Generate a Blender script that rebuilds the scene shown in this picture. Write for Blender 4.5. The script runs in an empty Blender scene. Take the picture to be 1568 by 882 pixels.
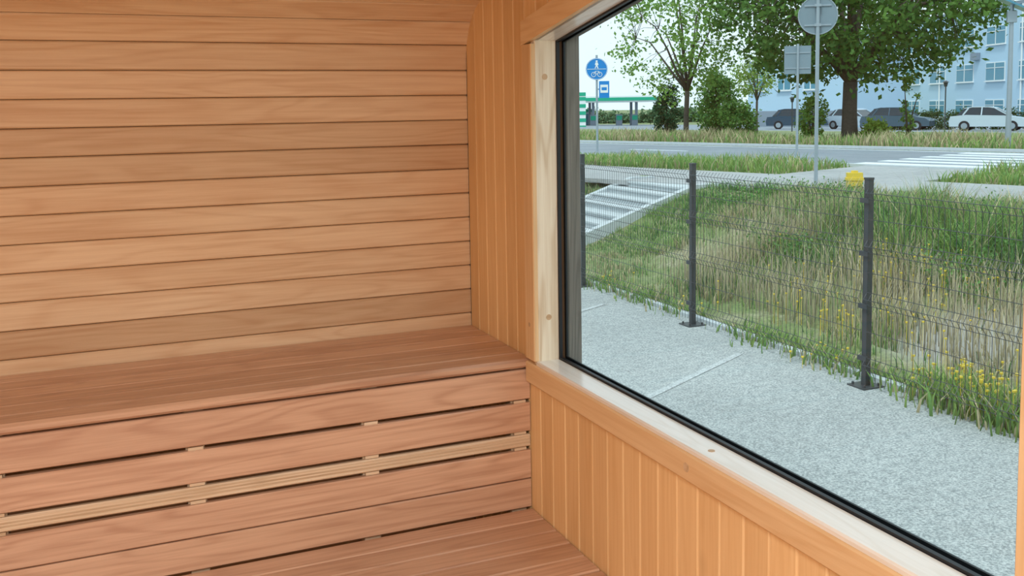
import bpy, math, random
import numpy as np
from mathutils import Vector, Matrix
random.seed(7); rng=np.random.default_rng(7)
S=bpy.context.scene
S.view_settings.view_transform='Standard'
S.view_settings.look='None'
CAMZ=1.7
# ---------------------------------------------------------------- camera
f=1483.0; W=1568.0
a=np.array([3506,-190,f]); a/=np.linalg.norm(a)
b=np.array([-634,-125,f]); b-=a*b.dot(a); b/=np.linalg.norm(b)
u=np.cross(a,b)
right=Vector((a[0],b[0],u[0])); up=-Vector((a[1],b[1],u[1])); fwd=Vector((a[2],b[2],u[2]))
cd=bpy.data.cameras.new('camera'); cam=bpy.data.objects.new('camera',cd); S.collection.objects.link(cam)
M=Matrix.Identity(4)
for i in range(3):
    M[i][0]=right[i]; M[i][1]=up[i]; M[i][2]=-fwd[i]
M[0][3]=0;M[1][3]=0;M[2][3]=CAMZ
cam.matrix_world=M
cd.sensor_width=36; cd.lens=f/W*36; cd.shift_y=-141/W; cd.clip_start=0.05; cd.clip_end=2000
S.camera=cam

# ---------------------------------------------------------------- materials
def newmat(name):
    m=bpy.data.materials.new(name); m.use_nodes=True
    nt=m.node_tree; nt.nodes.clear()
    out=nt.nodes.new('ShaderNodeOutputMaterial'); bs=nt.nodes.new('ShaderNodeBsdfPrincipled')
    nt.links.new(bs.outputs[0],out.inputs[0])
    return m,nt,bs,out
def N(nt,t,**k):
    n=nt.nodes.new(t)
    for a_,v in k.items(): setattr(n,a_,v)
    return n
def mathn(nt,op,a_,b_=None,clamp=False):
    n=nt.nodes.new('ShaderNodeMath'); n.operation=op; n.use_clamp=clamp
    for i,x in enumerate((a_,b_)):
        if x is None: continue
        if isinstance(x,(int,float)): n.inputs[i].default_value=x
        else: nt.links.new(x,n.inputs[i])
    return n.outputs[0]
def mixc(nt,fac,A,B,mode='MIX'):
    n=nt.nodes.new('ShaderNodeMix'); n.data_type='RGBA'; n.blend_type=mode
    for inp,x in ((n.inputs[0],fac),(n.inputs[6],A),(n.inputs[7],B)):
        if isinstance(x,(int,float)): inp.default_value=x
        elif isinstance(x,tuple): inp.default_value=(*x,1) if len(x)==3 else x
        else: nt.links.new(x,inp)
    return n.outputs[2]
def plain(name,col,rough=.6,metal=0.,noise=0.,nscale=20,spec=.5):
    m,nt,bs,out=newmat(name)
    bs.inputs['Roughness'].default_value=rough; bs.inputs['Metallic'].default_value=metal
    bs.inputs['Specular IOR Level'].default_value=spec
    tc=N(nt,'ShaderNodeTexCoord'); no=N(nt,'ShaderNodeTexNoise'); no.inputs['Scale'].default_value=nscale; no.inputs['Detail'].default_value=4
    nt.links.new(tc.outputs['Object'],no.inputs['Vector'])
    n=max(noise,.04)
    c=mixc(nt,no.outputs['Fac'],tuple(x*(1-n) for x in col),tuple(min(1,x*(1+n)) for x in col))
    nt.links.new(c,bs.inputs['Base Color'])
    return m
def wood(name,cA,cB,axis,rough=.5,figure=1.0,knots=True,var=.30,spec=.35):
    """cA light, cB dark; grain runs along axis"""
    m,nt,bs,out=newmat(name)
    L=nt.links
    tc=N(nt,'ShaderNodeTexCoord'); at=N(nt,'ShaderNodeAttribute',attribute_name='bd')
    sep=N(nt,'ShaderNodeSeparateColor'); L.new(at.outputs['Color'],sep.inputs[0])
    off=mathn(nt,'MULTIPLY',sep.outputs[1],37.0)
    comb=N(nt,'ShaderNodeCombineXYZ')
    for i in range(3): L.new(off,comb.inputs[i])
    add=N(nt,'ShaderNodeVectorMath',operation='ADD'); L.new(tc.outputs['Object'],add.inputs[0]); L.new(comb.outputs[0],add.inputs[1])
    def mp(al,cr):
        mm=N(nt,'ShaderNodeVectorMath',operation='MULTIPLY'); s=[cr,cr,cr]; s[axis]=al
        mm.inputs[1].default_value=s; L.new(add.outputs[0],mm.inputs[0]); return mm.outputs[0]
    n1=N(nt,'ShaderNodeTexNoise'); n1.inputs['Scale'].default_value=1; n1.inputs['Detail'].default_value=5; n1.inputs['Roughness'].default_value=.65
    L.new(mp(2.6,90),n1.inputs['Vector'])
    n2=N(nt,'ShaderNodeTexNoise'); n2.inputs['Scale'].default_value=1; n2.inputs['Detail'].default_value=2; n2.inputs['Distortion'].default_value=.4
    L.new(mp(.8,8),n2.inputs['Vector'])
    r=mathn(nt,'SINE',mathn(nt,'MULTIPLY',n2.outputs['Fac'],70.0))
    r=mathn(nt,'POWER',mathn(nt,'MULTIPLY',mathn(nt,'ADD',r,1.0),.5),3.0)
    n3=N(nt,'ShaderNodeTexNoise'); n3.inputs['Scale'].default_value=1; n3.inputs['Detail'].default_value=3
    L.new(mp(.9,3.5),n3.inputs['Vector'])
    g1=mathn(nt,'ADD',mathn(nt,'MULTIPLY',mathn(nt,'SUBTRACT',n1.outputs['Fac'],.5),1.5),.42)
    fac=mathn(nt,'ADD',g1,mathn(nt,'MULTIPLY',r,.36*figure))
    fac=mathn(nt,'ADD',fac,mathn(nt,'MULTIPLY',mathn(nt,'SUBTRACT',n3.outputs['Fac'],.5),1.2),True)
    col=mixc(nt,fac,cA,cB)
    tone=mathn(nt,'ADD',mathn(nt,'MULTIPLY',sep.outputs[0],var),1.0-.5*var)
    tcn=N(nt,'ShaderNodeCombineColor')
    L.new(tone,tcn.inputs[0]); L.new(mathn(nt,'POWER',tone,1.25),tcn.inputs[1]); L.new(mathn(nt,'POWER',tone,1.5),tcn.inputs[2])
    col=mixc(nt,1.0,col,tcn.outputs[0],'MULTIPLY')
    if knots:
        vo=N(nt,'ShaderNodeTexVoronoi'); vo.inputs['Scale'].default_value=1; L.new(mp(2.0,4.2),vo.inputs['Vector'])
        k=mathn(nt,'LESS_THAN',vo.outputs['Distance'],.026)
        k2=mathn(nt,'SUBTRACT',1.0,mathn(nt,'DIVIDE',vo.outputs['Distance'],.09),True)
        col=mixc(nt,mathn(nt,'MULTIPLY',k2,.35),col,tuple(x*.6 for x in cB))
        col=mixc(nt,mathn(nt,'MULTIPLY',k,.85),col,(.05,.02,.01))
    L.new(col,bs.inputs['Base Color'])
    bs.inputs['Roughness'].default_value=rough; bs.inputs['Specular IOR Level'].default_value=spec
    bp=N(nt,'ShaderNodeBump'); bp.inputs['Strength'].default_value=.12; bp.inputs['Distance'].default_value=.002
    L.new(n1.outputs['Fac'],bp.inputs['Height']); L.new(bp.outputs[0],bs.inputs['Normal'])
    return m
def attrmat(name,rough=.7,trans=0.0):
    m,nt,bs,out=newmat(name)
    at=N(nt,'ShaderNodeAttribute',attribute_name='bd'); nt.links.new(at.outputs['Color'],bs.inputs['Base Color'])
    bs.inputs['Roughness'].default_value=rough; bs.inputs['Specular IOR Level'].default_value=.2
    if trans:
        tr=N(nt,'ShaderNodeBsdfTranslucent'); nt.links.new(at.outputs['Color'],tr.inputs[0])
        mx=N(nt,'ShaderNodeMixShader'); mx.inputs[0].default_value=trans
        nt.links.new(bs.outputs[0],mx.inputs[1]); nt.links.new(tr.outputs[0],mx.inputs[2]); nt.links.new(mx.outputs[0],out.inputs[0])
    return m

WOODX=wood('alder_planks_horizontal',(.81,.595,.375),(.63,.39,.215),0,figure=.8)
WOODZ=wood('alder_planks_vertical',(.85,.58,.295),(.73,.445,.195),2,figure=.5,var=.18)
BENCHX=wood('alder_bench',(.71,.465,.31),(.47,.265,.165),0,rough=.33,spec=.6,var=.22)
TRIMY=wood('trim_wood_horizontal',(.84,.61,.35),(.71,.46,.23),1,figure=1,knots=False,var=.1)
TRIMZ=wood('trim_wood_vertical',(.84,.61,.35),(.71,.46,.23),2,figure=1,knots=False,var=.1)
PALEY=wood('pale_pine_horizontal',(.90,.88,.82),(.76,.71,.62),1,rough=.20,knots=False,var=.08,spec=.9)
PALEZ=wood('pale_pine_vertical',(.87,.80,.64),(.62,.49,.33),2,rough=.4,figure=1.5,knots=False,var=.08)
PALEX=wood('pale_pine_slat',(.78,.62,.44),(.56,.40,.25),0,knots=False)
WEATHERED=wood('weathered_wood',(.30,.26,.23),(.15,.13,.115),2,rough=.8,knots=False)
DARKBACK=plain('groove_backing',(.16,.07,.03),.9)
PLUG=wood('wood_plug',(.72,.54,.35),(.5,.32,.17),0,knots=False)
BLACK=plain('black_rubber',(.008,.009,.012),.5)
FENCEM=plain('fence_coated_steel',(.045,.052,.058),.45,.0)
GALV=plain('galvanised_steel',(.36,.42,.47),.45,.5)
SIGNBACK=plain('sign_back_aluminium',(.22,.29,.34),.55,.2)
BLUE=plain('sign_blue',(.0,.22,.62),.4)
WHITE=plain('white_paint',(.8,.82,.82),.5)
YELLOW=plain('yellow_paint',(.75,.55,.06),.5)
GREENP=plain('station_green',(.0,.38,.22),.5)
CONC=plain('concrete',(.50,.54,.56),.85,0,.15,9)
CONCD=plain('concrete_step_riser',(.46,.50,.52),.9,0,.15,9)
GRASSM=attrmat('grass_blades',.8,.25)
LEAFM=attrmat('leaf_mat',.6,.3)
BARK=plain('bark',(.085,.07,.055),.9,0,.4,14)
CARGLASS=plain('car_glass',(.02,.03,.04),.1)
TYRE=plain('tyre',(.015,.015,.017),.8)
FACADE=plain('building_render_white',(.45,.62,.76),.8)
FACADED=plain('building_grey',(.24,.29,.35),.8)
WINBLUE=plain('building_window_glass',(.08,.26,.36),.15)

def aggregate(name,light,dark,sc=120,lo=.36,hi=.64):
    m,nt,bs,out=newmat(name); L=nt.links
    tc=N(nt,'ShaderNodeTexCoord')
    n1=N(nt,'ShaderNodeTexNoise'); n1.inputs['Scale'].default_value=sc*.5; n1.inputs['Detail'].default_value=3; n1.inputs['Roughness'].default_value=.8
    n2=N(nt,'ShaderNodeTexNoise'); n2.inputs['Scale'].default_value=.7; n2.inputs['Detail'].default_value=7; n2.inputs['Roughness'].default_value=.65
    n4=N(nt,'ShaderNodeTexNoise'); n4.inputs['Scale'].default_value=sc*.13; n4.inputs['Detail'].default_value=3
    for n in (n1,n2,n4): L.new(tc.outputs['Object'],n.inputs['Vector'])
    fac=mathn(nt,'ADD',mathn(nt,'MULTIPLY',n1.outputs['Fac'],.8),mathn(nt,'MULTIPLY',n4.outputs['Fac'],.2))
    r=N(nt,'ShaderNodeValToRGB'); r.color_ramp.elements[0].position=lo; r.color_ramp.elements[1].position=hi
    r.color_ramp.elements[0].color=(*dark,1); r.color_ramp.elements[1].color=(*light,1)
    L.new(fac,r.inputs[0])
    r2=N(nt,'ShaderNodeValToRGB'); r2.color_ramp.elements[0].position=.3; r2.color_ramp.elements[1].position=.7
    r2.color_ramp.elements[0].color=(.84,.84,.84,1); r2.color_ramp.elements[1].color=(1.05,1.05,1.05,1)
    L.new(n2.outputs['Fac'],r2.inputs[0])
    c=mixc(nt,1.0,r.outputs[0],r2.outputs[0],'MULTIPLY')
    L.new(c,bs.inputs['Base Color']); bs.inputs['Roughness'].default_value=.85
    return m
LOT=aggregate('worn_asphalt',(.52,.54,.53),(.20,.22,.225),120,.41,.60)
ROADM=aggregate('road_asphalt',(.28,.32,.36),(.21,.24,.28),60)
WALKM=aggregate('paving',(.42,.43,.43),(.32,.33,.34),20)
PAINT=aggregate('faded_road_paint',(.55,.575,.575),(.26,.28,.29),120,.38,.57)
PAINTW=aggregate('road_paint',(.80,.85,.90),(.62,.68,.73),60)
def groundmat():
    m,nt,bs,out=newmat('grassy_soil'); L=nt.links
    tc=N(nt,'ShaderNodeTexCoord')
    n1=N(nt,'ShaderNodeTexNoise'); n1.inputs['Scale'].default_value=.9; n1.inputs['Detail'].default_value=7; n1.inputs['Roughness'].default_value=.7
    n2=N(nt,'ShaderNodeTexNoise'); n2.inputs['Scale'].default_value=25; n2.inputs['Detail'].default_value=4
    for n in (n1,n2): L.new(tc.outputs['Object'],n.inputs['Vector'])
    r=N(nt,'ShaderNodeValToRGB'); e=r.color_ramp.elements
    e[0].position=.35; e[0].color=(.10,.17,.05,1); e[1].position=.66; e[1].color=(.36,.32,.23,1)
    x=e.new(.5); x.color=(.19,.23,.09,1)
    L.new(n1.outputs['Fac'],r.inputs[0])
    c=mixc(nt,.6,r.outputs[0],n2.outputs['Fac'],'OVERLAY')
    d=N(nt,'ShaderNodeVectorMath',operation='DISTANCE'); d.inputs[1].default_value=(6.75,6.0,-.3); L.new(tc.outputs['Object'],d.inputs[0])
    pf=mathn(nt,'SUBTRACT',1.0,mathn(nt,'ADD',d.outputs['Value'],mathn(nt,'MULTIPLY',n1.outputs['Fac'],.4)),True)
    pf=mathn(nt,'MULTIPLY',pf,2.5,True)
    c=mixc(nt,pf,c,(.40,.39,.36))
    L.new(c,bs.inputs['Base Color']); bs.inputs['Roughness'].default_value=.95
    return m
SOIL=groundmat()
def glassm():
    m=bpy.data.materials.new('window_glass'); m.use_nodes=True; nt=m.node_tree; nt.nodes.clear()
    o=N(nt,'ShaderNodeOutputMaterial'); t=N(nt,'ShaderNodeBsdfTransparent'); g=N(nt,'ShaderNodeBsdfGlossy'); mx=N(nt,'ShaderNodeMixShader')
    t.inputs[0].default_value=(.82,.97,1.0,1); g.inputs['Roughness'].default_value=.02; mx.inputs[0].default_value=.035
    nt.links.new(t.outputs[0],mx.inputs[1]); nt.links.new(g.outputs[0],mx.inputs[2]); nt.links.new(mx.outputs[0],o.inputs[0])
    return m
GLASS=glassm()

# ---------------------------------------------------------------- mesh builder
class MB:
    def __init__(s): s.v=[];s.f=[];s.c=[];s.m=[];s.mat=0;s.col=(.5,.5,.5)
    def tone(s): s.col=(random.random(),random.random(),random.random())
    def face(s,idx): s.f.append(tuple(idx)); s.c.append(s.col); s.m.append(s.mat)
    def box(s,x0,x1,y0,y1,z0,z1):
        n=len(s.v); s.v+=[(x,y,z) for x in (x0,x1) for y in (y0,y1) for z in (z0,z1)]
        for q in ((0,1,3,2),(4,6,7,5),(0,4,5,1),(2,3,7,6),(0,2,6,4),(1,5,7,3)): s.face([n+i for i in q])
    def board(s,axis,lo,hi,ch):
        o=[i for i in range(3) if i!=axis]; p,q=o
        P=[(lo[p]+ch,lo[q]),(hi[p]-ch,lo[q]),(hi[p],lo[q]+ch),(hi[p],hi[q]-ch),(hi[p]-ch,hi[q]),(lo[p]+ch,hi[q]),(lo[p],hi[q]-ch),(lo[p],lo[q]+ch)]
        s.prism(axis,P,lo[axis],hi[axis])
    def prism(s,axis,P,a0,a1):
        o=[i for i in range(3) if i!=axis]; n=len(s.v); k=len(P)
        for A in (a0,a1):
            for (x,y) in P:
                c=[0,0,0]; c[axis]=A; c[o[0]]=x; c[o[1]]=y; s.v.append(tuple(c))
        for i in range(k):
            j=(i+1)%k; s.face((n+i,n+j,n+k+j,n+k+i))
        s.face(range(n,n+k)); s.face(range(n+2*k-1,n+k-1,-1))
    def tube(s,pts,rad,n=6,cap=True):
        pts=[Vector(p) for p in pts]
        if not hasattr(rad,'__len__'): rad=[rad]*len(pts)
        st=len(s.v)
        for i,p in enumerate(pts):
            d=(pts[min(i+1,len(pts)-1)]-pts[max(i-1,0)])
            if d.length<1e-9: d=Vector((0,0,1))
            d.normalize()
            ref=Vector((0,0,1)) if abs(d.z)<.9 else Vector((1,0,0))
            e1=d.cross(ref).normalized(); e2=d.cross(e1)
            for k in range(n):
                an=2*math.pi*(k+.5)/n
                s.v.append(tuple(p+(e1*math.cos(an)+e2*math.sin(an))*rad[i]))
        for i in range(len(pts)-1):
            for k in range(n):
                a_=st+i*n+k;b_=st+i*n+(k+1)%n
                s.face((a_,b_,b_+n,a_+n))
        if cap:
            s.face(range(st,st+n)); e=st+(len(pts)-1)*n; s.face(range(e+n-1,e-1,-1))
    def ring(s,c,R,r,n=20):
        pts=[]
        for i in range(n+1):
            t=2*math.pi*i/n
            pts.append((c[0]+R*math.cos(t),c[1],c[2]+R*math.sin(t)))
        s.tube(pts,r,4,False)
    def obj(s,name,mats,loc=(0,0,0),rz=0,smooth=False,parent=None):
        me=bpy.data.meshes.new(name); me.from_pydata(s.v,[],s.f)
        for m in mats: me.materials.append(m)
        me.polygons.foreach_set('material_index',s.m)
        at=me.color_attributes.new('bd','FLOAT_COLOR','CORNER')
        cc=[]
        for fc,c in zip(s.f,s.c): cc+=[c[0],c[1],c[2],1.0]*len(fc)
        at.data.foreach_set('color',cc)
        if smooth: me.polygons.foreach_set('use_smooth',[True]*len(s.f))
        import bmesh
        bm=bmesh.new(); bm.from_mesh(me); bmesh.ops.recalc_face_normals(bm,faces=bm.faces); bm.to_mesh(me); bm.free()
        o=bpy.data.objects.new(name,me); o.location=loc; o.rotation_euler=(0,0,rz)
        S.collection.objects.link(o)
        if parent: o.parent=parent
        return o
def empty(name,loc=(0,0,0)):
    e=bpy.data.objects.new(name,None); e.location=loc; e.empty_display_size=.2; S.collection.objects.link(e); return e
def fast(name,V,F,C,mat,loc=(0,0,0),parent=None):
    me=bpy.data.meshes.new(name); me.from_pydata(V.tolist(),[],F); me.materials.append(mat)
    at=me.color_attributes.new('bd','FLOAT_COLOR','POINT')
    cc=np.ones((len(V),4)); cc[:,:3]=C; at.data.foreach_set('color',cc.ravel())
    o=bpy.data.objects.new(name,me); o.location=loc; S.collection.objects.link(o)
    if parent: o.parent=parent
    return o

XW=1.2; XL=-2.0; YB=3.22; YF=-1.2
# ---------------------------------------------------------------- back wall + ceiling profile
th=math.radians(79.8); R=.20; ZA=1.865
def prof(s):
    if s<ZA: return (YB,s),(0,1)
    s-=ZA
    if s<R*th:
        t=s/R; return (YB-R+R*math.cos(t),ZA+R*math.sin(t)),(-math.sin(t),math.cos(t))
    s-=R*th
    y0=YB-R+R*math.cos(th); z0=ZA+R*math.sin(th)
    d=(-math.sin(th),math.cos(th)); l1=(y0-1.0)/math.sin(th)
    if s<l1: return (y0+d[0]*s,z0+d[1]*s),d
    s-=l1; return (1.0-s,z0+d[1]*l1),(-1,0)
def ps(s,out):
    (y,z),(ty,tz)=prof(s); ny,nz=-tz,ty
    return (y-ny*out,z-nz*out)
def planks(name,s_a,s_b,off,w=.0865):
    mb=MB(); s=off
    while s<s_a-1e-6: s+=w
    starts=[]
    if s-s_a>.02: starts.append((s_a,s))
    while s<s_b-.001:
        starts.append((s,min(s+w,s_b))); s+=w
    for (p,q) in starts:
        mb.tone(); mb.mat=0
        g,c=.0011,.0035
        ss=[(p+g,.012),(p+g,.0045),(p+g+c,0)]+[(p+g+c+(q-p-2*g-2*c)*i/4,0) for i in (1,2,3)]+[(q-g-c,0),(q-g,.0045),(q-g,.012)]
        n=len(mb.v)
        for X in (XL,XW):
            for (sv,o) in ss: y,z=ps(sv,o); mb.v.append((X,y,z))
        m=len(ss)
        for i in range(m-1): mb.face((n+i,n+i+1,n+m+i+1,n+m+i))
        mb.mat=1
        n=len(mb.v)
        for X in (XL,XW):
            for i in range(5): y,z=ps(p+(q-p)*i/4,.012); mb.v.append((X,y,z))
        for i in range(4): mb.face((n+i,n+i+1,n+5+i+1,n+5+i))
    return mb.obj(name,[WOODX,DARKBACK])
SC=ZA+R*th*.6
SC=.017+.0865*round((SC-.017)/.0865)
SEND=ZA+R*th+(YB-R+R*math.cos(th)-1)/math.sin(th)+(1.0-YF)
planks('wall_back',0,SC,.017)
planks('ceiling',SC,SEND,.017)
def ceil_z(y):
    if y>=YB-R+R*math.cos(th):
        c=(y-(YB-R))/R; c=min(1,max(-1,c)); return ZA+R*math.sqrt(max(0,1-c*c))
    z0=ZA+R*math.sin(th); y0=YB-R+R*math.cos(th)
    if y>1: return z0+(y0-y)*math.cos(th)/math.sin(th)
    return z0+(y0-1)*math.cos(th)/math.sin(th)
mb=MB()
mb.box(XL-.1,XW+.13,YB+.02,YB+.1,-.1,2.1)
mb.prism(0,[(YB+.1,2.0),(YB+.1,2.12),(1.0,2.6),(YF-.1,2.6),(YF-.1,2.46),(1.0,2.46),(3.1,2.09)],XL-.1,XW+.13)
mb.obj('roof',[WEATHERED])

# ---------------------------------------------------------------- window wall
WY0,WY1=.955,2.624; SILL=.932; ZT1=1.897; SL=.18
def wtop(y): return ZT1+(WY1-y)*SL
mb=MB(); y=YB; pw=.0845
def piece(ya,yb,z0,zt):
    if yb-ya<.012: return
    c=.0035; n=len(mb.v)
    P=[(ya,XW+.012),(ya,XW+.0045),(ya+c,XW),(yb-c,XW),(yb,XW+.0045),(yb,XW+.012)]
    for (yy,xx) in P: mb.v.append((xx,yy,z0(yy) if callable(z0) else z0))
    for (yy,xx) in P: mb.v.append((xx,yy,zt))
    for i in range(5): mb.face((n+i,n+i+1,n+7+i,n+6+i))
while y>YF:
    y1=y; y0=y-pw; mb.tone(); g=.001
    ct=max(ceil_z(y0),ceil_z(y1))+.015
    A,B=WY0-.006,WY1+.006
    if y1<=A or y0>=B-.01: piece(y0+g,y1-g,0,ct)
    else:
        if y1>B: piece(B,y1-g,0,ct)
        if y0<A: piece(y0+g,A,0,ct)
        ya=max(y0+g,A); yb=min(y1-g,B)
        piece(ya,yb,0,SILL-.02); piece(ya,yb,lambda yy: wtop(yy)+.02,ct)
    y-=pw
mb.mat=1; mb.col=(.5,.5,.5)
xa,xb=XW+.0125,XW+.125
mb.box(xa,xb,WY1+.005,YB+.1,-.1,2.15)
mb.box(xa,xb,YF-.1,WY0-.005,-.1,2.5)
mb.box(xa,xb,WY0-.005,WY1+.005,-.1,SILL-.03)
mb.prism(0,[(WY0-.005,wtop(WY0)+.02),(WY1+.005,wtop(WY1)+.02),(WY1+.005,2.3),(1.0,2.55),(WY0-.005,2.55)],xa,xb)
mb.obj('wall_right',[WOODZ,DARKBACK])

win=empty('window_1')
mb=MB(); xi,xo=XW-.008,1.264
mb.tone(); mb.mat=1; mb.board(2,(xi,WY1,SILL-.03),(xo,WY1+.028,ZT1+.03),.003)
mb.tone(); mb.board(2,(xi,WY0-.028,SILL-.03),(xo,WY0,wtop(WY0)+.03),.003)
mb.tone(); mb.mat=0; mb.board(1,(xi-.006,WY0-.028,SILL-.03),(xo,WY1+.002,SILL),.004)
mb.tone()
mb.prism(0,[(WY0-.028,wtop(WY0-.028)),(WY1+.028,wtop(WY1+.028)),(WY1+.028,wtop(WY1+.028)+.03),(WY0-.028,wtop(WY0-.028)+.03)],xi,xo)
mb.obj('frame_lining',[PALEY,PALEZ],parent=win)
def loop(mb,x0,x1,d0,d1):
    def cor(d): return [(WY0+d,SILL+d),(WY1-d,SILL+d),(WY1-d,wtop(WY1-d)-d),(WY0+d,wtop(WY0+d)-d)]
    A,B=cor(d0),cor(d1); n=len(mb.v)
    for x in (x0,x1):
        for C in (A,B):
            for (yy,zz) in C: mb.v.append((x,yy,zz))
    for i in range(4):
        j=(i+1)%4
        mb.face((n+i,n+j,n+4+j,n+4+i)); mb.face((n+8+i,n+8+j,n+12+j,n+12+i))
        mb.face((n+4+i,n+4+j,n+12+j,n+12+i)); mb.face((n+i,n+j,n+8+j,n+8+i))
mb=MB(); loop(mb,1.262,1.272,-.02,.006); loop(mb,1.285,1.290,-.02,.006); mb.obj('gasket',[BLACK],parent=win)
mb=MB(); mb.v=[(1.279,WY0-.02,SILL-.02),(1.279,WY1+.02,SILL-.02),(1.279,WY1+.02,wtop(WY1)+.01),(1.279,WY0-.02,wtop(WY0)+.01)]; mb.face((0,1,2,3)); mb.obj('glass_pane',[GLASS],parent=win)
mb=MB(); mb.tone()
mb.board(2,(1.293,WY1-.004,SILL-.1),(1.340,WY1+.1,ZT1+.05),.004)
mb.board(2,(1.293,WY0-.1,SILL-.1),(1.338,WY0+.0,wtop(WY0)+.05),.004)
mb.board(1,(1.293,WY0-.1,SILL-.12),(1.33,WY1+.1,SILL-.025),.004)
mb.prism(0,[(WY0-.1,wtop(WY0-.1)+.012),(WY1+.1,wtop(WY1+.1)+.012),(WY1+.1,wtop(WY1+.1)+.1),(WY0-.1,wtop(WY0-.1)+.1)],1.293,1.338)
mb.obj('outer_frame',[WEATHERED],parent=win)
tx0=XW-.02; tw=.068
mb=MB(); mb.tone(); mb.board(2,(tx0,WY1+.001,SILL-.0),(XW+.004,WY1+tw,ZT1-.01),.003); mb.obj('trim_1',[TRIMZ])
mb=MB(); mb.tone(); mb.board(1,(tx0,WY0-tw,SILL-.078),(XW+.004,WY1+tw,SILL-.012),.004); mb.obj('trim_2',[TRIMY])
mb=MB(); mb.tone(); mb.prism(0,[(WY0-tw,wtop(WY0-tw)),(WY1+tw,wtop(WY1+tw)),(WY1+tw,wtop(WY1+tw)+tw+.004),(WY0-tw,wtop(WY0-tw)+tw+.004)],tx0-.002,XW+.004); mb.obj('trim_3',[TRIMY])
mb=MB(); mb.tone(); mb.board(2,(tx0,WY0-tw,SILL-.0),(XW+.004,WY0-.001,wtop(WY0)-.003),.003); mb.obj('trim_4',[TRIMZ])
mb=MB()
def plug(c,n,r):
    mb.tone(); c=Vector(c); n=Vector(n); mb.tube([c-n*.003,c+n*.0008],r,16)
plug((1.225,WY1,1.79),(0,-1,0),.009); plug((1.229,WY1,1.065),(0,-1,0),.009)
plug((tx0,1.80,SILL-.045),(-1,0,0),.011)
plug((1.22,1.76,SILL),(0,0,1),.008)
plug((tx0,2.58,wtop(2.58)+.035),(-1,0,0),.011)
plug((tx0,WY1+.035,1.04),(-1,0,0),.007)
mb.obj('wood_plugs',[PLUG],parent=win)

# ---------------------------------------------------------------- benches
def slab(mb,y0,y1,z0,z1,ch=.004): mb.tone(); mb.board(0,(XL+.02,y0,z0),(XW-.003,y1,z1),ch)
BT=.925; BF=2.69
be=empty('sauna_bench')
mb=MB(); n=6; w=(YB-.004-BF)/n
for i in range(n):
    y0=BF+i*w
    slab(mb,y0+.0012,y0+w-.0012,BT-.028,BT,.008 if i==0 else .0025)
mb.obj('seat_slats',[BENCHX],parent=be)
mb=MB(); fy=2.702
for (z1,z0) in ((.889,.795),(.783,.692),(.631,.540),(.536,.446)):
    slab(mb,fy,fy+.02,z0,z1,.003)
mb.obj('front_boards',[BENCHX],parent=be)
mb=MB(); slab(mb,fy+.003,fy+.02,.642,.680,.003)
for k in range(4):
    slab(mb,fy+.0015,fy+.004,.645+k*.009,.650+k*.009,.001)
mb.obj('front_slat_pale',[PALEX],parent=be)
mb=MB()
for X in (-1.78,-1.29,-.8,-.29,.2,.69,1.165):
    mb.tone(); mb.board(2,(X-.025,fy+.021,0.0),(X+.025,fy+.065,BT-.03),.002)
    for zz in (.787,.686,.636): mb.box(X-.02,X+.02,fy+.006,fy+.022,zz-.004,zz+.004)
    mb.board(1,(X-.02,fy+.066,BT-.09),(X+.02,YB-.03,BT-.03),.002)
mb.obj('supports',[PALEX],parent=be)
lo=empty('sauna_bench.001')
LT=.443; mb=MB(); n=6; w=.0905
for i in range(n):
    y1=fy-.003-i*w; slab(mb,y1-w+.003,y1,LT-.028,LT,.0035 if i<n-1 else .008)
mb.obj('seat_slats',[BENCHX],parent=lo)
yl=fy-n*w
mb=MB()
for (z1,z0) in ((.405,.315),(.305,.215)): slab(mb,yl+.012,yl+.032,z0,z1,.003)
mb.obj('front_boards',[BENCHX],parent=lo)
mb=MB()
for X in (-1.78,-.8,.2,1.1):
    mb.tone(); mb.board(2,(X-.025,yl+.033,0),(X+.025,yl+.075,LT-.03),.002)
    mb.board(1,(X-.02,yl+.076,LT-.085),(X+.02,fy-.0,LT-.03),.002)
mb.obj('supports',[PALEX],parent=lo)

# floor, other walls
mb=MB(); y=YF
while y<YB: mb.tone(); mb.board(0,(XL,y+.0015,-.03),(XW,min(y+.0985,YB),0),.002); y+=.1
mb.mat=1; mb.box(XL,XW,YF,YB,-.1,-.031)
mb.obj('floor',[BENCHX,DARKBACK])
mb=MB(); y=YF
while y<YB: mb.tone(); mb.board(2,(XL-.02,y+.001,0),(XL,min(y+.085,YB)-.001,2.46),.003); y+=.0865
mb.mat=1; mb.box(XL-.1,XL-.015,YF-.1,YB+.1,-.1,2.5)
mb.obj('wall_left',[WOODZ,DARKBACK])
mb=MB()
for (x0,x1,z0,z1) in ((XL,-1.7,0,2.46),(.95,XW,0,2.46)):
    x=x0
    while x<x1-.01: mb.tone(); mb.board(2,(x+.001,YF-.02,z0),(min(x+.085,x1)-.001,YF,z1),.003); x+=.0865
mb.tone(); mb.board(0,(-1.7,YF-.02,2.2),(.95,YF,2.46),.003)
mb.mat=1; mb.box(XL-.1,-1.7,YF-.1,YF-.018,-.1,2.5); mb.box(.95,XW+.12,YF-.1,YF-.018,-.1,2.5); mb.box(-1.7,.95,YF-.1,YF-.018,2.2,2.5)
mb.obj('wall_front',[WOODZ,DARKBACK])
lp=empty('added_fill_lamp',(-.5,-.25,2.43))  # added fill lamp, out of view behind the camera, brightens the wood interior
mb=MB(); mb.box(-.62,.62,-.52,.52,-.02,-.004); mb.obj('fill_housing',[WHITE],parent=lp)  # invented panel above the added fill light
ld=bpy.data.lights.new('fill_light','AREA'); ld.shape='RECTANGLE'; ld.size=1.2; ld.size_y=1.0; ld.energy=84; ld.color=(1,.98,.95)
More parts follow.
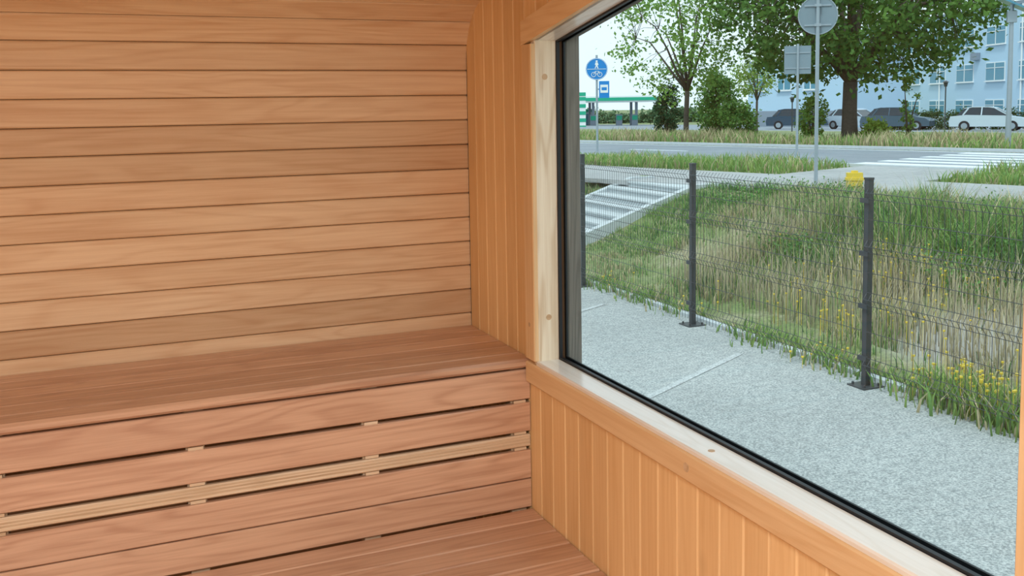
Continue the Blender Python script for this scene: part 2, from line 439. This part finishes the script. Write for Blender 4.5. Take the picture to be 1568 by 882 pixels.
lo_=bpy.data.objects.new('fill_light',ld); lo_.location=(0,0,-.03); S.collection.objects.link(lo_); lo_.parent=lp

# ================================================================ EXTERIOR
LZ=-.45; RZ=.35
nq=Vector((.9507,.3102,0)); tq=Vector((.3102,-.9507,0))
def sstep(t): t=np.clip(t,0,1); return t*t*(3-2*t)
def terr(X,Y):
    X=np.asarray(X,float);Y=np.asarray(Y,float)
    q=.9507*X+.3102*Y
    w_=np.clip((Y-10.5)/1.5,0,1)*np.clip((17.5-Y)/1.5,0,1)   # slope foot sits further back beside the stairs
    x0=6.3+.5*w_
    t=np.clip((X-x0)/(8.9-x0),0,1); t=.75*t+.25*sstep(t)
    z=LZ+(RZ-LZ)*t
    z=z-np.clip((q-28)*.0166,0,1.3)
    return z
def pv(q,p,z): v=nq*q+tq*p; return (v.x,v.y,z)
mb=MB(); mb.v=[(-400,-400,-1.1),(600,-400,-1.1),(600,600,-1.1),(-400,600,-1.1)]; mb.face((0,1,2,3)); mb.obj('ground',[SOIL])
mb=MB(); mb.box(-30,5.5,-25,24,-1.0,LZ); mb.obj('asphalt_lot',[LOT])
sx0,sx1=6.6,8.9; sy0,sy1=13.35,15.25
xs=np.concatenate([np.linspace(5.45,6.3,7),[6.42,6.5],np.linspace(6.7,9.15,18),[9.25],np.linspace(9.4,10,4),np.linspace(10.5,30,14),np.linspace(34,130,14)])
ys=np.concatenate([np.linspace(-30,0,8),np.linspace(1,13.1,30),[sy0-.1,sy0-.02,14.5,sy1+.02,sy1+.1],np.linspace(15.8,25,14),np.linspace(28,150,16)])
gx,gy=np.meshgrid(xs,ys,indexing='ij'); gz=terr(gx,gy)
near=(gx<10)&(gy>0)&(gy<26)&(gx>5.6)&~((gy>12.5)&(gy<15.8))
gz=gz+np.where(near,rng.normal(0,.02,gz.shape),0)
gz=np.where((gy>sy0-.05)&(gy<sy1+.05)&(gx>6.45)&(gx<9.2),gz-.6,gz)
V=np.stack([gx.ravel(),gy.ravel(),gz.ravel()],1); ny=len(ys); F=[]
for i in range(len(xs)-1):
    for j in range(ny-1):
        k=i*ny+j; F.append((k,k+ny,k+ny+1,k+1))
o=fast('grass_embankment',V,F,np.ones((len(V),3))*.5,SOIL)
mb=MB()
for k in (0,1):
    A=Vector((3.70-.03*k,6.09+2.4*k,0)); B=Vector((5.0-.03*k,6.80+2.4*k,0)); d=(B-A).normalized(); A=A-d*1.0; s=Vector((-d.y,d.x,0))*.03
    n=len(mb.v)
    for P in (A-s,B-s,B+s,A+s): mb.v.append((P.x,P.y,LZ+.004))
    mb.face((n,n+1,n+2,n+3))
mb.obj('parking_lines',[PAINT])
mb=MB(); y=-10
while y<20: mb.box(5.42,5.50,y,y+.99,LZ-.2,LZ+.03); y+=1.0
mb.obj('curb_edge',[CONC])

def strip(mb,q0,q1,p0,p1,z,th=.08):
    n=len(mb.v)
    for zz in (z-th,z):
        for (q,p) in ((q0,p0),(q1,p0),(q1,p1),(q0,p1)): mb.v.append(pv(q,p,zz))
    mb.face((n+4,n+5,n+6,n+7))
    for i in range(4):
        j=(i+1)%4; mb.face((n+i,n+j,n+4+j,n+4+i))
mb=MB(); strip(mb,12.85,15.7,-60,12,RZ+.03); strip(mb,15.7,18.82,-10.4,-7.6,RZ+.028); mb.obj('sidewalk',[WALKM])
mb=MB(); strip(mb,19.0,25.6,-110,40,RZ+.02)
mb.mat=1; strip(mb,18.82,19.0,-110,40,RZ+.06); strip(mb,25.6,25.78,-110,40,RZ+.11)
mb.mat=2; strip(mb,19.25,19.37,-110,-11,RZ+.026,.01); strip(mb,25.2,25.32,-110,40,RZ+.026,.01)
for k in range(-20,6):
    if not -4<k*1.0<-1: strip(mb,22.2,22.32,k*5.,k*5.+2.2,RZ+.026,.01)
for i in range(6): strip(mb,19.5+i*1.0,20.0+i*1.0,-11.0,-6.6,RZ+.027,.01)
mb.obj('road',[ROADM,CONC,PAINTW])
mb=MB(); v=[]
for p in (-90,40):
    for q in (33,58,96):
        P=pv(q,p,0); v.append((P[0],P[1],float(terr(P[0],P[1]))+.03))
mb.v+=v; mb.face((0,1,4,3)); mb.face((1,2,5,4))
mb.obj('far_parking_lot',[ROADM])

# stairs
mb=MB(); ns=8; rise=(RZ+.02-LZ)/ns; tr=(sx1-sx0)/ns
for i in range(ns):
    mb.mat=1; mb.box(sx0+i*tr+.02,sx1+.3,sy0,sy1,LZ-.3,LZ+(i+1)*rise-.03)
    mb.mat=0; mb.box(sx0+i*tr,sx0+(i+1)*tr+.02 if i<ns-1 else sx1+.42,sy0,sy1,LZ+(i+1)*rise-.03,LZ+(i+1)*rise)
mb.mat=0
for (ya,yb) in ((sy0-.14,sy0),(sy1,sy1+.14)):
    mb.prism(1,[(sx0-.2,LZ-.3),(sx0-.2,LZ+.05),(sx0+.02,LZ+rise+.03),(sx1-.05,RZ+.06),(sx1+.42,RZ+.06),(sx1+.42,LZ-.3)],ya,yb)
mb.obj('concrete_stairs',[CONC,CONCD])

# fence
fe=empty('wire_mesh_fence')
FX=5.27; posts=[10.27+2.34*k for k in (3,2,1,0,-1,-2,-3,-4,-5)]
mb=MB()
for y in posts:
    mb.board(2,(FX-.025,y-.025,LZ),(FX+.025,y+.025,LZ+1.58),.003)
    mb.board(2,(FX-.028,y-.028,LZ+1.575),(FX+.028,y+.028,LZ+1.59),.004)
    mb.box(FX-.1,FX+.1,y-.09,y+.09,LZ,LZ+.01)
    for sx in (-.07,.07):
        for sy in (-.06,.06): mb.tube([(FX+sx,y+sy,LZ+.01),(FX+sx,y+sy,LZ+.03)],.01,6)
    for z in (.22,.62,1.02,1.42): mb.box(FX-.045,FX-.022,y-.045,y+.045,LZ+z-.018,LZ+z+.018)
mb.obj('posts',[FENCEM],parent=fe)
mb=MB(); fz=[.06,.13,.18,.23,.63,.68,.73,1.03,1.08,1.13,1.43,1.48,1.52]
fo=[0,0,-.035,0,0,-.035,0,0,-.035,0,0,-.03,0]
for i in range(len(posts)-1):
    y1,y0=posts[i]-.03,posts[i+1]+.03; n=int((y1-y0)/.05)
    for k in range(n+1):
        y=y0+(y1-y0)*k/n
        mb.tube([(FX-.03+o_,y,LZ+z) for z,o_ in zip(fz,fo)],.0024,3,False)
    for z,o_ in zip(fz[1:-1],fo[1:-1]): mb.tube([(FX-.034+o_,y0,LZ+z),(FX-.034+o_,y1,LZ+z)],.003,3,False)
    for z in (.43,.88,1.28): mb.tube([(FX-.034,y0,LZ+z),(FX-.034,y1,LZ+z)],.003,3,False)
mb.obj('mesh_panels',[FENCEM],parent=fe)

# ---------------------------------------------------------------- grass
def blades(name,xy,z,h,w,col,bend=.35):
    n=len(xy); an=rng.uniform(0,2*np.pi,n); dx,dy=np.cos(an),np.sin(an)
    ba=rng.uniform(0,2*np.pi,n); bl=h*bend*rng.uniform(.2,1.1,n); bx,by=np.cos(ba)*bl,np.sin(ba)*bl
    V=np.zeros((n,5,3)); x,y=xy[:,0],xy[:,1]
    V[:,0]=np.stack([x-dx*w,y-dy*w,z-.02],1); V[:,1]=np.stack([x+dx*w,y+dy*w,z-.02],1)
    V[:,2]=np.stack([x+dx*w*.8+bx*.3,y+dy*w*.8+by*.3,z+h*.55],1); V[:,3]=np.stack([x-dx*w*.8+bx*.3,y-dy*w*.8+by*.3,z+h*.55],1)
    V[:,4]=np.stack([x+bx,y+by,z+h],1)
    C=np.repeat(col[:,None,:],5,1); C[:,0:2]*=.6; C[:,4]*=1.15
    F=[]
    for i in range(n):
        k=5*i; F.append((k,k+1,k+2,k+3)); F.append((k+3,k+2,k+4))
    return fast(name,V.reshape(-1,3),F,np.clip(C.reshape(-1,3),0,1),GRASSM)
def vnoise(x,y,sc,seed):
    r=np.random.default_rng(seed); g=r.random((64,64)); xx=(x/sc)%63; yy=(y/sc)%63
    i=xx.astype(int); j=yy.astype(int); fx=xx-i; fy_=yy-j; fx=fx*fx*(3-2*fx); fy_=fy_*fy_*(3-2*fy_)
    return (g[i,j]*(1-fx)*(1-fy_)+g[i+1,j]*fx*(1-fy_)+g[i,j+1]*(1-fx)*fy_+g[i+1,j+1]*fx*fy_)
green=np.array([.16,.31,.10]); dgreen=np.array([.07,.18,.07]); dry=np.array([.58,.50,.31]); lime=np.array([.30,.42,.12])
n=130000
X=rng.uniform(5.55,12.0,n); Y=rng.uniform(2.5,21,n)
q=.9507*X+.3102*Y
ok=(q<12.75)&~((Y>sy0-.18)&(Y<sy1+.2)&(X<9.5)&(X>6.35))&(Y>.72*X)&(Y<2.15*X+1)
dens=np.clip(.25+1.0*(X-5.8)/1.8,0.18,1); bare=vnoise(X,Y,.6,3)
patch=np.exp(-(((X-6.75)/.4)**2+((Y-6.0)/.5)**2))
dens=dens*np.where((bare<.42)&(X<7.8),.15,1)*(1-.96*np.clip(patch*1.7,0,1)); ok&=rng.random(n)<dens
X,Y=X[ok],Y[ok]; n=len(X)
t=np.clip((X-5.6)/2.6,0,1); vn=vnoise(X,Y,.5,5)
h=(.08+.34*t*(.25+1.4*vn))*rng.uniform(.5,1.3,n)
h=h*np.where((Y>9.5)&(X<9),.5,1)*np.where((Y>11.3)&(X<9)&(Y<15.5),.5,1); h=np.where(X>8.7,h*.4,h)
pd=np.clip(.95-.75*t+(vnoise(X,Y,.8,9)-.5)*1.4,.08,.95)
isd=rng.random(n)<pd*.85
mixv=rng.random((n,1))
gm=vnoise(X,Y,.7,21)[:,None]
col=np.where(isd[:,None],dry*(.6+.55*mixv),green*(1-mixv)+np.where(rng.random((n,1))<gm,lime,dgreen)*mixv)
h=np.where(isd,h*1.15,h)
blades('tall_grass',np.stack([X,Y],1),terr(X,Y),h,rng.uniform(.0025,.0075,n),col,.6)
n=4200; X=rng.uniform(6.2,8.6,n); Y=rng.uniform(4.5,10.0,n); ok=(vnoise(X,Y,.9,5)>.4); X,Y=X[ok],Y[ok]; n=len(X)
blades('seed_stalks',np.stack([X,Y],1),terr(X,Y),rng.uniform(.3,.6,n)*np.where(X>8,.7,1),np.full(n,.0038),np.tile(np.array([.58,.51,.35]),(n,1))*rng.uniform(.7,1.2,(n,1)),.3)
def verge(name,q0,q1,p0,p1,n,h0,h1,dryf,w0=.012):
    qq=rng.uniform(q0,q1,n); pp=rng.uniform(p0,p1,n); X=qq*.9507+pp*.3102; Y=qq*.3102-pp*.9507
    v=vnoise(X+50,Y+200,1.3,11)
    isd=rng.random(n)<dryf*(.4+v); m=rng.random((n,1))
    col=np.where(isd[:,None],dry*(.6+.5*m),green*(1-m)+lime*m)
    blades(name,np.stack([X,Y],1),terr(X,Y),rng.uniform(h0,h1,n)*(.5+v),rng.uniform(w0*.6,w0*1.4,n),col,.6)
verge('verge_grass',15.8,18.75,-40,-10.5,16000,.08,.28,.2)
verge('verge_grass.001',15.8,18.75,-7.5,2,6500,.08,.28,.15)
verge('verge_grass.002',25.9,32.5,-60,4,32000,.14,.46,.6,.02)
wx=[]
for (cy,cn,rr) in ((10.0,300,.3),(9.3,220,.2),(8.5,120,.15),(7.2,160,.2),(6.9,120,.15),(6.2,260,.25),(5.95,120,.2),(4.9,700,.3),(4.55,600,.25),(4.1,500,.3),(3.5,300,.3)):
    for _ in range(cn): wx.append((random.gauss(5.5,.12),random.gauss(cy,rr)))
wx=np.array(wx); n=len(wx); m=rng.random((n,1)); col=np.where(rng.random((n,1))<.2,dry,green*(1-m)+lime*m)
hh=rng.uniform(.05,.2,n)*np.where(wx[:,1]<5.3,1.4,.8)
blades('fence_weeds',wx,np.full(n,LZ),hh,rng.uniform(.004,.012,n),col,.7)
mb=MB()
for _ in range(140):
    cy=random.choice((4.9,4.6,4.9,10.0,6.2,8.3)); x=random.gauss(5.5,.13); y=random.gauss(cy,.22)
    if cy>6 and random.random()<.6: continue
    z=LZ+random.uniform(.12,.32)*(1 if cy<6 else .5); mb.tube([(x,y,z-.006),(x,y,z+.006)],.012,7); mb.tube([(x,y,LZ),(x,y,z)],.002,3,False)
for _ in range(140):
    x=random.uniform(6.0,7.7); y=random.gauss(7.0,.8); z=float(terr(x,y))+random.uniform(.15,.34)
    mb.tube([(x,y,z-.006),(x,y,z+.006)],.011,6); mb.tube([(x,y,z-.3),(x,y,z)],.002,3,False)
mb.obj('yellow_wildflowers',[YELLOW])

# ---------------------------------------------------------------- foliage
def leafcloud(cent,rad,per,size,cA,cB,flat=1.0):
    n=len(cent)*per; C=np.repeat(np.array(cent),per,0)+rng.normal(0,1,(n,3))*np.array([rad,rad,rad*flat])
    u_=rng.normal(0,1,(n,3)); u_/=np.linalg.norm(u_,axis=1)[:,None]
    w_=rng.normal(0,1,(n,3)); v_=np.cross(u_,w_); v_/=np.linalg.norm(v_,axis=1)[:,None]
    s=size*rng.uniform(.6,1.3,(n,1))
    V=np.stack([C-u_*s,C-v_*s*.6,C+u_*s,C+v_*s*.6],1)
    m=rng.random((n,1)); m=np.clip(m*.7+np.repeat(rng.random((len(cent),1)),per,0)*.4,0,1)
    col=np.array(cA)*(1-m)+np.array(cB)*m
    F=[(4*i,4*i+1,4*i+2,4*i+3) for i in range(n)]
    return V.reshape(-1,3),F,np.repeat(col,4,0)
def tree(name,base,forkh,cc,cr,nl,ncl,per,lsize,tr,cA,cB,crad,lean=0,inner=.35):
    e=empty(name,base); mb=MB(); fork=Vector((lean,0,forkh)); cc=Vector(cc)
    mb.tube([(0,0,-.1),(0,0,.1),(lean*.4,.02,forkh*.5),fork],[tr*1.5,tr*1.1,tr*.95,tr*.9],10)
    nodes=[]
    for i in range(nl):
        an=2*math.pi*i/nl+random.uniform(-.3,.3); el=random.uniform(-.35,.9)
        end=cc+Vector((math.cos(an)*math.cos(el)*cr[0]*.62,math.sin(an)*math.cos(el)*cr[1]*.62,math.sin(el)*cr[2]*.7))
        mid=fork.lerp(end,.45)+Vector((0,0,random.uniform(.1,.5)*cr[2]*.4))
        p=[fork,fork.lerp(mid,.5)+Vector((random.uniform(-.1,.1),)*3),mid,mid.lerp(end,.5)+Vector((0,0,.1*cr[2])),end]
        mb.tube(p,[tr*.6,tr*.5,tr*.36,tr*.25,tr*.1],7); nodes+=p[1:]
    top=cc+Vector((0,0,cr[2]*.8)); mb.tube([fork,fork.lerp(top,.5)+Vector((.1,.1,0)),top],[tr*.75,tr*.4,tr*.08],7); nodes+=[fork.lerp(top,.5),top,fork.lerp(top,.75)]
    cents=[]
    while len(cents)<ncl:
        v=Vector((random.uniform(-1,1),random.uniform(-1,1),random.uniform(-1,1)))
        if v.length>1 or v.length<inner: continue
        cents.append(cc+Vector((v.x*cr[0],v.y*cr[1],v.z*cr[2])))
    for c in cents:
        nd=min(nodes,key=lambda q_:(q_-c).length); m=nd.lerp(c,.5)+Vector((0,0,.12))
        mb.tube([nd,m,c],[tr*.14,tr*.09,tr*.03],4,False)
    mb.obj('trunk_and_branches',[BARK],parent=e,smooth=True)
    V,F,C=leafcloud([tuple(c) for c in cents],crad,per,lsize,cA,cB,.7)
    fast('foliage',V,F,C,LEAFM,parent=e)
def bush(name,base,r,hgt,ncl,per,ls,cA,cB,cone=False):
    e=empty(name,base); cents=[]; mb=MB()
    while len(cents)<ncl:
        z=random.random(); rr=(1-z) if cone else math.sqrt(max(0,1-(2*z-.9)**2/1.3))
        an=random.uniform(0,6.28); k=math.sqrt(random.random())*rr
        cents.append((math.cos(an)*k*r,math.sin(an)*k*r,z*hgt))
    for i in range(5):
        c=random.choice(cents); mb.tube([(0,0,-.05),(c[0]*.4,c[1]*.4,c[2]*.5),c],[.04,.03,.01],5)
    mb.obj('stems',[BARK],parent=e)
    V,F,C=leafcloud(cents,r*.16,per,ls,cA,cB); fast('foliage',V,F,C,LEAFM,parent=e)
DG=(.05,.12,.035); MG=(.15,.29,.06); LG=(.25,.40,.09)
tree('deciduous_tree',(24.7,27.2,RZ-.02),2.1,(.1,0,5.5),(5.0,5.0,3.4),11,280,78,.11,.27,DG,MG,.38,inner=.45)
tree('young_tree',(20.7,31.6,RZ-.02),1.9,(-.35,.2,4.3),(2.7,2.7,2.7),8,100,36,.085,.10,MG,LG,.25,.05)
def tz(x,y): return float(terr(x,y))
bush('conifer_shrub',(24.3,38.7,tz(24.3,38.7)),.62,2.35,60,50,.07,(.02,.06,.03),(.05,.12,.05),False)
bush('green_shrub',(29.4,42,tz(29.4,42)),1.25,3.0,90,60,.09,DG,MG)
bush('green_shrub.001',(24.0,28.3,RZ),.6,1.5,45,45,.06,MG,LG)
bush('green_shrub.002',(25.0,26.3,RZ),.55,.6,40,40,.06,LG,(.3,.4,.06))
bush('green_shrub.003',(26.2,26.0,RZ),.35,2.2,30,30,.06,MG,LG)
bush('green_shrub.004',(27.0,37.0,tz(27,37)),.9,1.5,50,45,.08,DG,MG)
tree('birch_tree',(34.4,45.3,tz(34.4,45.3)),1.8,(0,0,3.4),(1.3,1.3,1.3),5,45,45,.08,.07,MG,(.32,.42,.1),.24)
cents=[]
for k in range(220):
    t=random.random(); cents.append((49.5+9*t,50.9-4.2*t+random.uniform(-.4,.4),-.2+random.uniform(0,1.15)))
V,F,C=leafcloud(cents,.15,45,.08,(.03,.07,.025),(.10,.16,.05)); fast('hedge',V,F,C,LEAFM)
cents=[]
for k in range(400):
    t=random.random(); hmax=.8+1.2*abs(math.sin(t*9))
    cents.append((60+45*t,136-14*t+random.uniform(-1,1),-1+random.uniform(0,hmax)))
V,F,C=leafcloud(cents,.4,22,.3,(.08,.16,.09),(.16,.26,.13)); fast('distant_treeline',V,F,C,LEAFM)
cents=[]
while len(cents)<330:
    X=random.uniform(7.2,9.3); Y=random.uniform(5.0,12.3)
    if Y>10 and X<8.4: continue
    if vnoise(np.array([X]),np.array([Y]),.7,33)[0]>.42: cents.append((X,Y,tz(X,Y)+random.uniform(.03,.22)*(1 if X<8.3 else .5)))
V,F,C=leafcloud(cents,.09,60,.020,(.06,.18,.05),(.20,.38,.11)); fast('wild_shrubs',V,F,C,LEAFM)

# ---------------------------------------------------------------- signs
def face_cam(x,y): return math.atan2(-x,y)
x,y=12.64,23.7
mb=MB(); mb.mat=0; mb.tube([(0,0,0),(0,0,2.75)],.03,10)
mb.mat=1; mb.tube([(0,-.035,2.37),(0,-.045,2.37)],.30,32)
mb.mat=2; mb.ring((0,-.046,2.37),.285,.008,32)
mb.box(-.26,.26,-.05,-.046,2.362,2.374)
mb.tube([(0,-.046,2.58),(0,-.051,2.58)],.028,10)
mb.prism(1,[(-.03,2.55),(.03,2.55),(.05,2.48),(.02,2.47),(.05,2.39),(.02,2.39),(0,2.45),(-.03,2.39),(-.055,2.39),(-.02,2.47),(-.05,2.49)],-.051,-.046)
mb.ring((-.085,-.048,2.22),.06,.010,16); mb.ring((.085,-.048,2.22),.06,.010,16)
mb.tube([(-.085,-.048,2.22),(-.04,-.048,2.31),(.06,-.048,2.31),(.085,-.048,2.22)],.009,4); mb.tube([(-.04,-.048,2.31),(0,-.048,2.22),(.06,-.048,2.31)],.009,4)
mb.mat=1; mb.box(.06,.34,-.04,-.03,1.58,2.04); mb.mat=2; mb.box(.095,.305,-.044,-.04,1.72,1.94)
mb.mat=1; mb.box(.13,.27,-.047,-.044,1.79,1.87)
mb.mat=0; mb.box(-.02,.1,-.03,-.02,1.8,1.84)
mb.obj('pedestrian_bicycle_sign',[GALV,BLUE,WHITE],loc=(x,y,RZ),rz=face_cam(x,y))
x,y=10.3,12.07
mb=MB(); mb.tube([(0,0,-.1),(0,0,3.6)],.03,12); mb.mat=1; mb.tube([(0,.035,2.7),(0,.045,2.7)],.29,40); mb.mat=0
mb.ring((0,.035,2.7),.29,.01,40)
for z in (2.55,2.85): mb.box(-.05,.05,-.035,.035,z-.02,z+.02); mb.box(-.2,.2,.02,.033,z-.012,z+.012)
mb.mat=1; mb.prism(1,[(-.33,3.15),(.33,3.15),(0,3.7)],.035,.045)
mb.obj('round_road_sign',[GALV,SIGNBACK],loc=(x,y,RZ),rz=face_cam(x,y))
x,y=14.8,18.0
mb=MB(); mb.tube([(0,0,-.1),(0,0,2.7)],.028,10); mb.mat=1
mb.box(-.30,-.02,.03,.04,2.02,2.66)
mb.box(.0,.29,.03,.04,2.02,2.66); mb.mat=0
for z in (2.15,2.5): mb.box(-.28,.27,.015,.03,z-.012,z+.012)
mb.obj('rectangular_road_sign',[GALV,SIGNBACK],loc=(x,y,RZ),rz=face_cam(x,y))
mb=MB(); mb.mat=1; mb.tube([(0,0,-.1),(0,0,.18)],.06,12); mb.mat=0; mb.board(2,(-.11,-.07,.10),(.11,.07,.36),.012); mb.tube([(0,0,.36),(0,0,.39)],.05,10); mb.board(2,(-.125,-.08,.25),(.125,.08,.29),.01)
mb.obj('yellow_utility_marker',[YELLOW,GALV],loc=(10.0,10.9,RZ-.02),rz=-.6)

def streetlamp(name,loc,h,rz,r=.07):
    mb=MB(); mb.tube([(0,0,0),(0,0,.9),(0,0,h)],[r*1.3,r,r*.6],12); mb.tube([(0,0,h-.1),(.5,0,h+.1),(1.1,0,h+.12)],.035,8)
    mb.mat=1; mb.board(0,(.9,-.12,h+.06),(1.55,.12,h+.16),.03); mb.mat=2
    mb.prism(1,[(-.45,h-1.35),(-.42,h-1.39),(.32,h-1.02),(.29,h-.98)],-.35,.35)
    mb.mat=0; mb.box(-.12,.12,-.1,.1,h-1.65,h-1.35)
    mb.obj(name,[GALV,FACADED,WINBLUE],loc=loc,rz=rz)
streetlamp('street_lamp',(23.0,19.2,RZ),5.1,2.4)
def parklamp(name,x,y,h):
    mb=MB(); mb.tube([(0,0,0),(0,0,h-.35)],.04,8); mb.tube([(0,0,h-.35),(0,0,h-.1)],[.08,.14],8); mb.tube([(0,0,h-.1),(0,0,h)],[.22,.05],8)
    mb.mat=1; mb.tube([(0,0,h-.34),(0,0,h-.11)],[.07,.12],8)
    mb.obj(name,[FENCEM,WHITE],loc=(x,y,tz(x,y)))
parklamp('park_lamp',30.5,44.6,1.9); parklamp('park_lamp.001',45.5,42.3,3.0); parklamp('park_lamp.002',40.3,49.5,2.2)

# ---------------------------------------------------------------- buildings
def building(name,A,B,depth,z0,z1,wins,groundgrey=False):
    A=Vector((*A,0)); B=Vector((*B,0)); d=B-A; Lh=d.length; rz=math.atan2(d.y,d.x)
    mb=MB(); mb.mat=0; mb.box(0,Lh,0,depth,z0,z1); mb.mat=2; mb.box(-.15,Lh+.15,-.15,depth+.15,z1,z1+.3)
    if groundgrey: mb.mat=2; mb.box(-.02,Lh+.02,-.06,0,z0,z0+2.9)
    for (x,z,w,h) in wins(Lh):
        mb.mat=3; mb.box(x-.08,x+w+.08,-.07,0,z-.08,z+h+.08)
        mb.mat=1; mb.box(x,x+w,-.1,-.02,z,z+h)
        mb.mat=3; mb.box(x+w*.5-.05,x+w*.5+.05,-.13,-.1,z,z+h); mb.box(x-.12,x+w+.12,-.22,0,z-.16,z-.08); mb.box(x,x+w,-.13,-.1,z+h*.7,z+h*.7+.06)
    if not groundgrey:
        mb.mat=3
        for x in (5.0,24.0,38.0): mb.tube([(x,-.12,z0),(x,-.12,z1)],.08,6)
        mb.mat=2
        for (x,z) in ((10.5,5.4),(30.2,5.6),(43.5,2.2)): mb.box(x,x+1.0,-.45,-.02,z,z+.7)
    return mb.obj(name,[FACADE,WINBLUE,FACADED,WHITE],loc=(A.x,A.y,0),rz=rz)
def wB(L):
    r=[]; x=1.2
    while x<L-3.5:
        for z in (0.1,3.6,7.0): r.append((x,z,2.9,1.6))
        x+=5.2
    return r
def wA(L):
    r=[]; x=.8
    while x<L-1.5:
        r.append((x,3.0,1.5,1.5)); x+=3.2
    return r
building('office_building',(88.5,98.8),(71.5,47.0),14,-1.9,10.3,wB)
building('annex_building',(58.7,78.7),(60.3,67.0),8,-1.9,5.5,wA,True)
gs=empty('gas_station'); mb=MB()
A=Vector((46,100.6,0)); B=Vector((58.6,95.2,0)); d=(B-A).normalized(); rz=math.atan2(d.y,d.x); L=(B-A).length
mb.mat=0; mb.box(0,L,0,9,2.15,2.35); mb.box(-.05,L+.05,-.05,9.05,2.65,2.85); mb.mat=1; mb.box(-.1,L+.1,-.1,9.1,2.32,2.68); mb.mat=2
for x in (1.5,6.5,11.5):
    for yy in (2,7): mb.box(x-.15,x+.15,yy-.15,yy+.15,-1.1,2.15)
mb.obj('canopy',[WHITE,GREENP,FACADED],loc=A,rz=rz,parent=gs)
mb=MB()
for x in (3.5,6.5,9.5,11.3):
    mb.mat=0; mb.box(x-.35,x+.35,1.8,2.3,-1.05,.75); mb.mat=1; mb.box(x-.3,x+.3,1.75,1.8,.1,.6); mb.mat=2; mb.box(x-.55,x+.55,1.5,2.6,-1.1,-.95)
mb.obj('fuel_pumps',[FACADED,GREENP,CONC],loc=A,rz=rz,parent=gs)
mb=MB(); mb.mat=0; mb.box(1.0,7,9.5,13,-1.1,1.4); mb.mat=1; mb.box(.9,7.1,9.4,9.5,1.0,1.4); mb.mat=2; mb.box(1.5,6.5,9.38,9.5,-.6,.8)
mb.obj('shop',[WHITE,GREENP,WINBLUE],loc=A,rz=rz,parent=gs)
mb=MB(); mb.mat=0; mb.box(-.7,.7,-.1,.1,-1.1,3.0); mb.mat=1
for z in (-.5,.2,.9,1.6,2.3): mb.box(-.72,.72,-.13,.13,z,z+.35)
mb.box(-.72,.72,-.13,.13,2.75,3.1)
mb.obj('price_totem',[WHITE,GREENP],loc=(43.6,85.6,0),rz=-.4,parent=gs)

# ---------------------------------------------------------------- cars
def car(name,x,y,rz,col):
    cm=plain(name.replace('.','_')+'_paint',col,.25,.3)
    mb=MB(); mb.mat=0
    body=[(-2.15,.28),(-2.2,.6),(-2.1,.92),(-1.2,1.0),(.9,.95),(1.9,.8),(2.15,.6),(2.15,.28)]
    mb.prism(1,body,-.87,.87)
    n=len(mb.v)
    lowr=[(-1.75,.97),(-1.0,.99),(.3,.98),(1.15,.93)]; upr=[(-1.35,1.38),(-.9,1.46),(.0,1.46),(.35,1.40)]
    mb.mat=1
    for sy in (-.84,.84):
        for P in lowr: mb.v.append((P[0],sy,P[1]))
        for P in upr: mb.v.append((P[0],sy*.8,P[1]))
    for i in range(3):
        mb.face((n+i,n+i+1,n+5+i,n+4+i)); mb.face((n+8+i,n+9+i,n+13+i,n+12+i))
    mb.face((n,n+8,n+12,n+4)); mb.face((n+3,n+11,n+15,n+7))
    mb.mat=0
    for i in range(3): mb.face((n+4+i,n+5+i,n+13+i,n+12+i))
    for sy in (-1,1):
        mb.tube([(-.35,sy*.85,.98),(-.33,sy*.69,1.45)],.04,4); mb.tube([(-1.4,sy*.85,.98),(-1.1,sy*.69,1.42)],.05,4)
        mb.tube([(-1.35,sy*.67,1.4),(-.9,sy*.67,1.48),(0,sy*.67,1.48),(.35,sy*.67,1.42),(1.15,sy*.84,.95)],.035,4)
    for wx_ in (-1.3,1.35):
        for sy in (-1,1):
            mb.mat=2; mb.tube([(wx_,sy*.7,.32),(wx_,sy*.9,.32)],.32,16); mb.mat=3; mb.tube([(wx_,sy*.9,.32),(wx_,sy*.91,.32)],.19,10)
    mb.mat=3; mb.box(2.1,2.17,-.75,-.4,.62,.75); mb.box(2.1,2.17,.4,.75,.62,.75)
    mb.obj(name,[cm,CARGLASS,TYRE,GALV],loc=(x,y,tz(x,y)+.03),rz=rz)
car('car',50.6,43.6,-1.0,(.62,.72,.80))
car('car.001',48.5,49.0,-1.0,(.08,.13,.18))
car('car.002',47.5,57.8,-.7,(.05,.09,.14))
car('car.003',50.5,55.0,-1.4,(.5,.60,.70))

# ---------------------------------------------------------------- light
w=bpy.data.worlds.new('World'); S.world=w; w.use_nodes=True; nt=w.node_tree; nt.nodes.clear()
o=N(nt,'ShaderNodeOutputWorld'); bg=N(nt,'ShaderNodeBackground'); nt.links.new(bg.outputs[0],o.inputs[0])
tc=N(nt,'ShaderNodeTexCoord'); no=N(nt,'ShaderNodeTexNoise'); no.inputs['Scale'].default_value=2.2; no.inputs['Detail'].default_value=5
mp=N(nt,'ShaderNodeMapping'); mp.inputs['Scale'].default_value=(1,1,3); nt.links.new(tc.outputs['Generated'],mp.inputs[0]); nt.links.new(mp.outputs[0],no.inputs['Vector'])
c=mixc(nt,no.outputs['Fac'],(.80,.92,1.0),(1.0,1.0,1.0)); nt.links.new(c,bg.inputs[0]); bg.inputs[1].default_value=1.2
sd=bpy.data.lights.new('sun','SUN'); sd.energy=2.0; sd.angle=math.radians(10); sd.color=(1,.97,.92)
so=bpy.data.objects.new('sun',sd); S.collection.objects.link(so)
so.rotation_euler=Vector((.45,.35,-1)).to_track_quat('-Z','Y').to_euler()
